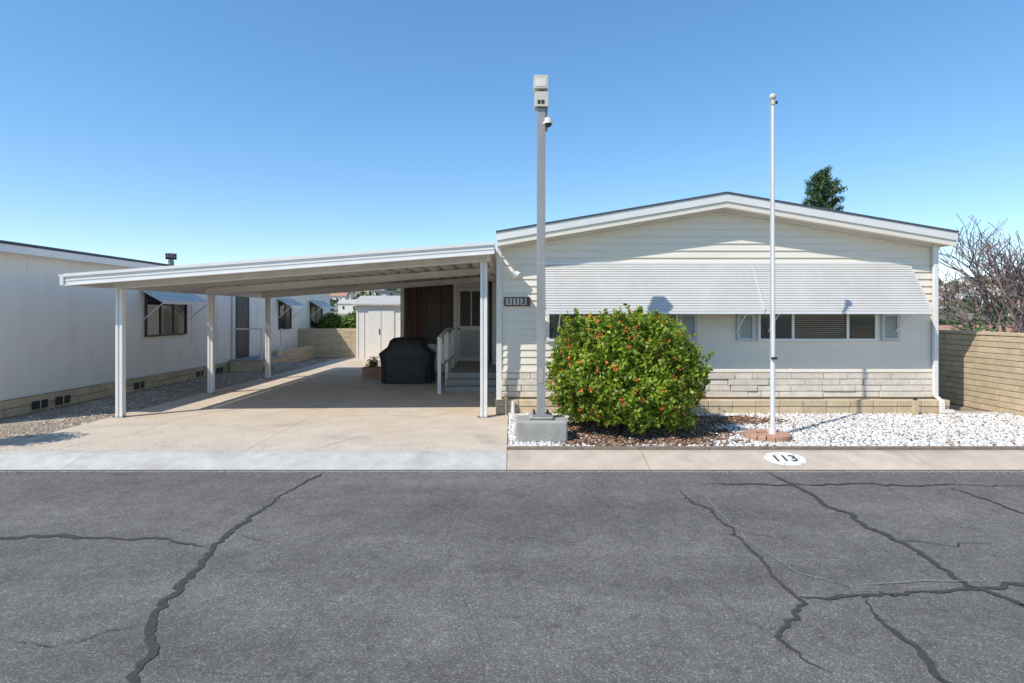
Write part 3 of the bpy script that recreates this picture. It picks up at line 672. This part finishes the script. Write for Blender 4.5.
def nawn(y0,y1):
    mb=MB(); n=8
    for i in range(n):
        w=(y1-y0)/n; a=y0+i*w
        mb.hexa([(NX+.02,a,2.17),(NX+.5,a,1.90),(NX+.5,a+w*.8,1.90),(NX+.02,a+w*.8,2.17)],[(NX+.02,a,2.19),(NX+.5,a,1.92),(NX+.5,a+w*.8,1.92),(NX+.02,a+w*.8,2.19)],'nawn')
        mb.hexa([(NX+.02,a+w*.8,2.18),(NX+.5,a+w*.8,1.91),(NX+.5,a+w,1.91),(NX+.02,a+w,2.18)],[(NX+.02,a+w*.8,2.215),(NX+.5,a+w*.8,1.945),(NX+.5,a+w,1.945),(NX+.02,a+w,2.215)],'white')
    mb.box(NX+.5,NX+.52,y0,y1,1.87,1.95,'white')
    for y in (y0+.05,y1-.05): mb.tube((NX+.5,y,1.9),(NX+.02,y,1.5),.012,.012,'white',6)
    mb.done('window_awning',Nn)
nawn(12.4,14.3); nawn(19.6,21.0); nawn(22.7,24.4)
mb=MB(); mb.box(NX+.03,NX+.95,16.3,17.8,-.05,.30,'blk'); mb.box(NX+.96,NX+1.25,16.4,17.7,-.05,.15,'deck'); mb.box(NX+.03,NX+.98,16.28,17.82,.301,.34,'deck')
for y in (16.35,17.75): mb.box(NX+.9,NX+.94,y-.02,y+.02,.34,1.2,'white')
mb.box(NX+.05,NX+.94,16.33,16.37,1.2,1.24,'white')
blockrow(mb,'y',18.2,24,NX+.6,-1,-.02,4,.12,.38,.4,.15,'blk')
mb.done('side_steps',Nn)
mb=MB(); tx,ty=-8.75,14.6; mb.tube((tx,ty,2.8),(tx,ty,3.02),.07,.07,'pole'); mb.ball((tx,ty,3.12),.12,'pole',16,8,(1,1,.8)); 
for i in range(16):
    a=2*math.pi*i/16; mb.box(tx+.115*math.cos(a)-.005,tx+.115*math.cos(a)+.005,ty+.115*math.sin(a)-.015,ty+.115*math.sin(a)+.015,3.05,3.20,'dark')
mb.done('turbine_vent',Nn)

# ---------------------------------------------------------------- trees
def branch(mb,p,d,L,r,depth,k,spread=.55,n=3,up=0,minr=.004):
    q=p; dd=d.normalized()
    for s in range(2):
        nd=(dd+Vector((random.gauss(0,.15),random.gauss(0,.15),random.gauss(0,.10)+up))).normalized()
        e=q+nd*L*.5; mb.tube(q,e,max(minr,r*(1-.2*s)),max(minr,r*(.8-.2*s)),k,6 if r>.02 else 3,False); q=e; dd=nd
        if depth>0 and s==0 and random.random()<.8:
            sd=(dd+Vector((random.gauss(0,1),random.gauss(0,1),random.gauss(0,.6)))*spread).normalized(); branch(mb,q,sd,L*.7,r*.55,depth-1,k,spread,n,up,minr)
    if depth<=0: return
    for i in range(n):
        sd=(dd+Vector((random.gauss(0,1),random.gauss(0,1),random.gauss(0,.6)))*spread).normalized()
        branch(mb,q,sd,L*random.uniform(.68,.88),r*.62,depth-1,k,spread,n,up,minr)
bt=empty('bare_tree')
mb=MB(); x,y=14.2,16.2; z0=terr(x,y); mb.tube((x,y,z0-.1),(x,y,z0+3.0),.18,.12,'twig',10)
for i in range(9):
    a=i*2.4+random.uniform(-.2,.2); w=.5+.6*(i%3)/2; branch(mb,Vector((x,y,z0+2.4+.07*i)),Vector((math.cos(a)*w,math.sin(a)*w,.9)),1.3,.085,5,'twig',.42,2,.05,.0085)
mb.done('branches',bt)
M['pine']=leafmat('conifer_needles',[(0,(.025,.06,.018)),(.5,(.06,.12,.035)),(1,(.11,.19,.06))],.2,.6)
pt=empty('conifer_tree'); tx,ty=21.8,40
mb=MB(); z0=terr(tx,ty); mb.tube((tx,ty,z0-.2),(tx,ty,11.4),.28,.05,'bark',10); P=[];D=[]
for i in range(80):
    z=4+7.5*(i/79); rr=(1.45 if z<9.8 else 1.45*max(.10,(12.1-z)/2.3)**.8)*random.uniform(.35,1.12); a=i*2.4
    e=Vector((tx+rr*math.cos(a),ty+rr*math.sin(a),z+.5*rr)); mb.tube((tx,ty,z),e,.05,.012,'bark',5)
    for j in range(5):
        t=.35+.65*j/4; c0=Vector((tx,ty,z)).lerp(e,t); n=55; dd=rng.normal(size=(n,3)); dd/=np.linalg.norm(dd,axis=1,keepdims=True)
        P.append(np.array(c0)+dd*rng.uniform(.05,.31,(n,1))); D.append(dd)
mb.done('trunk_and_limbs',pt); quads_object('crown',leaves(np.concatenate(P),np.concatenate(D),.2,.06,.3),M['pine'],pt)
M['far']=leafmat('distant_foliage',[(0,(.06,.09,.035)),(.5,(.10,.14,.055)),(1,(.17,.19,.09))],.15,.7)
def mass(name,items,m,ls,dens):
    P=[];D=[]
    for (x,y,z,r,h) in items:
        for k in range(7):
            o=rng.normal(size=3)*.42*r; o[2]=abs(o[2])*h/r*.9; n=dens; d=rng.normal(size=(n,3)); d/=np.linalg.norm(d,axis=1,keepdims=True)
            o[2]=min(o[2],h*.6)
            P.append(np.array([x,y,z+h*.35])+o+d*rng.uniform(.6,1,(n,1))**.5*np.array([r*.5,r*.5,h*.35])); D.append(d)
    return quads_object(name,leaves(np.concatenate(P),np.concatenate(D),ls,ls*.7,.4),m)
M['hedge']=leafmat('hedge_leaf',[(0,(.10,.17,.02)),(1,(.26,.34,.06))])
mass('hedge',[(x,23.9+random.uniform(-.3,.3),0,.7,random.uniform(1.2,1.5)) for x in np.arange(-9,-5.2,.6)],M['hedge'],.12,350)
mass('distant_trees',[(random.uniform(34,90),random.uniform(48,85),-3.4,random.uniform(1.6,3.0),random.uniform(3.2,4.6)) for i in range(34)]+[(random.uniform(-35,-8),random.uniform(60,120),-3.2,2.6,random.uniform(3.0,4.0)) for i in range(22)],M['far'],.42,220)
mass('shrub_row',[(random.uniform(9.6,12.5),random.uniform(12,17),-1.6,.8,random.uniform(1.9,2.6)) for i in range(6)],M['leafg'],.1,260)
it=[]
for i in range(420):
    y=random.uniform(240,640); x=y*random.uniform(-.75,.25) if i%3 else y*random.uniform(.7,1.1); it.append((x,y,terr(x,y),random.uniform(3,6),random.uniform(4,7)))
mass('hillside_trees',it,M['far'],2.0,14)
def houses(name,items):
    mb=MB()
    for (x,y,z,w,d,h,rk_) in items:
        mb.box(x-w/2,x+w/2,y-d/2,y+d/2,z-1,z+h,random.choice(['neigh','siding','shed']))
        e=.5; t=h+w*.14
        for s in (-1,1):
            mb.poly([(x-w/2-e,y+s*(d/2+e),z+h),(x+w/2+e,y+s*(d/2+e),z+h),(x+w/2+e,y,z+t),(x-w/2-e,y,z+t)],rk_)
        for s in (-1,1): mb.poly([(x+s*w/2,y-d/2,z+h),(x+s*w/2,y+d/2,z+h),(x+s*w/2,y,z+t)],'siding')
        for k in range(3): mb.box(x-w/2+w*(k+.5)/3-.5,x-w/2+w*(k+.5)/3+.5,y-d/2-.05,y-d/2-.01,z+h*.4,z+h*.75,'dark')
    mb.done(name)
houses('neighbourhood_houses',[(26,30,-3.3,9,7,3.1,'redroof'),(38,37,-3.3,9,7,3.2,'redroof'),(52,44,-3.3,10,8,3.3,'redroof')])
it=[]
for i in range(200):
    y=random.uniform(260,600); x=y*random.uniform(-.75,1.1); it.append((x,y,terr(x,y),random.uniform(10,16),8,random.uniform(3,5),random.choice(['redroof','roof','shedroof'])))
houses('hillside_houses',it)

# ---------------------------------------------------------------- light
world=bpy.data.worlds.new('World'); scene.world=world; world.use_nodes=True
nt=world.node_tree; bg=nt.nodes['Background']; sky=nt.nodes.new('ShaderNodeTexSky'); sky.sky_type='NISHITA'; sky.sun_disc=False
D=Vector((1.88,1.50,-2.66)).normalized()
el=math.asin(-D.z); az=math.atan2(-D.x,-D.y)
sky.sun_elevation=el; sky.sun_rotation=az; sky.altitude=1500; sky.air_density=1.05; sky.dust_density=.1; sky.ozone_density=2.2
gm=nt.nodes.new('ShaderNodeGamma'); gm.inputs['Gamma'].default_value=.72
hs=nt.nodes.new('ShaderNodeHueSaturation'); hs.inputs['Saturation'].default_value=1.42; hs.inputs['Value'].default_value=2.1
nt.links.new(sky.outputs[0],gm.inputs['Color']); nt.links.new(gm.outputs[0],hs.inputs['Color']); nt.links.new(hs.outputs[0],bg.inputs['Color']); bg.inputs['Strength'].default_value=.15
sd=bpy.data.lights.new('sun','SUN'); sd.energy=4.6; sd.angle=math.radians(.5); sd.color=(1,.945,.86)
so=bpy.data.objects.new('sun',sd); scene.collection.objects.link(so); so.rotation_euler=D.to_track_quat('-Z','Y').to_euler(); so.location=(-10,-8,15)

cam=bpy.data.cameras.new('camera'); co=bpy.data.objects.new('camera',cam); scene.collection.objects.link(co)
co.location=(0,0,1.65); co.rotation_euler=(math.pi/2,0,0); cam.sensor_width=36; cam.lens=20; cam.shift_y=-.0269; cam.clip_end=6000; cam.clip_start=.05
scene.camera=co
scene.view_settings.view_transform='Standard'; scene.view_settings.look='None'; scene.view_settings.exposure=0
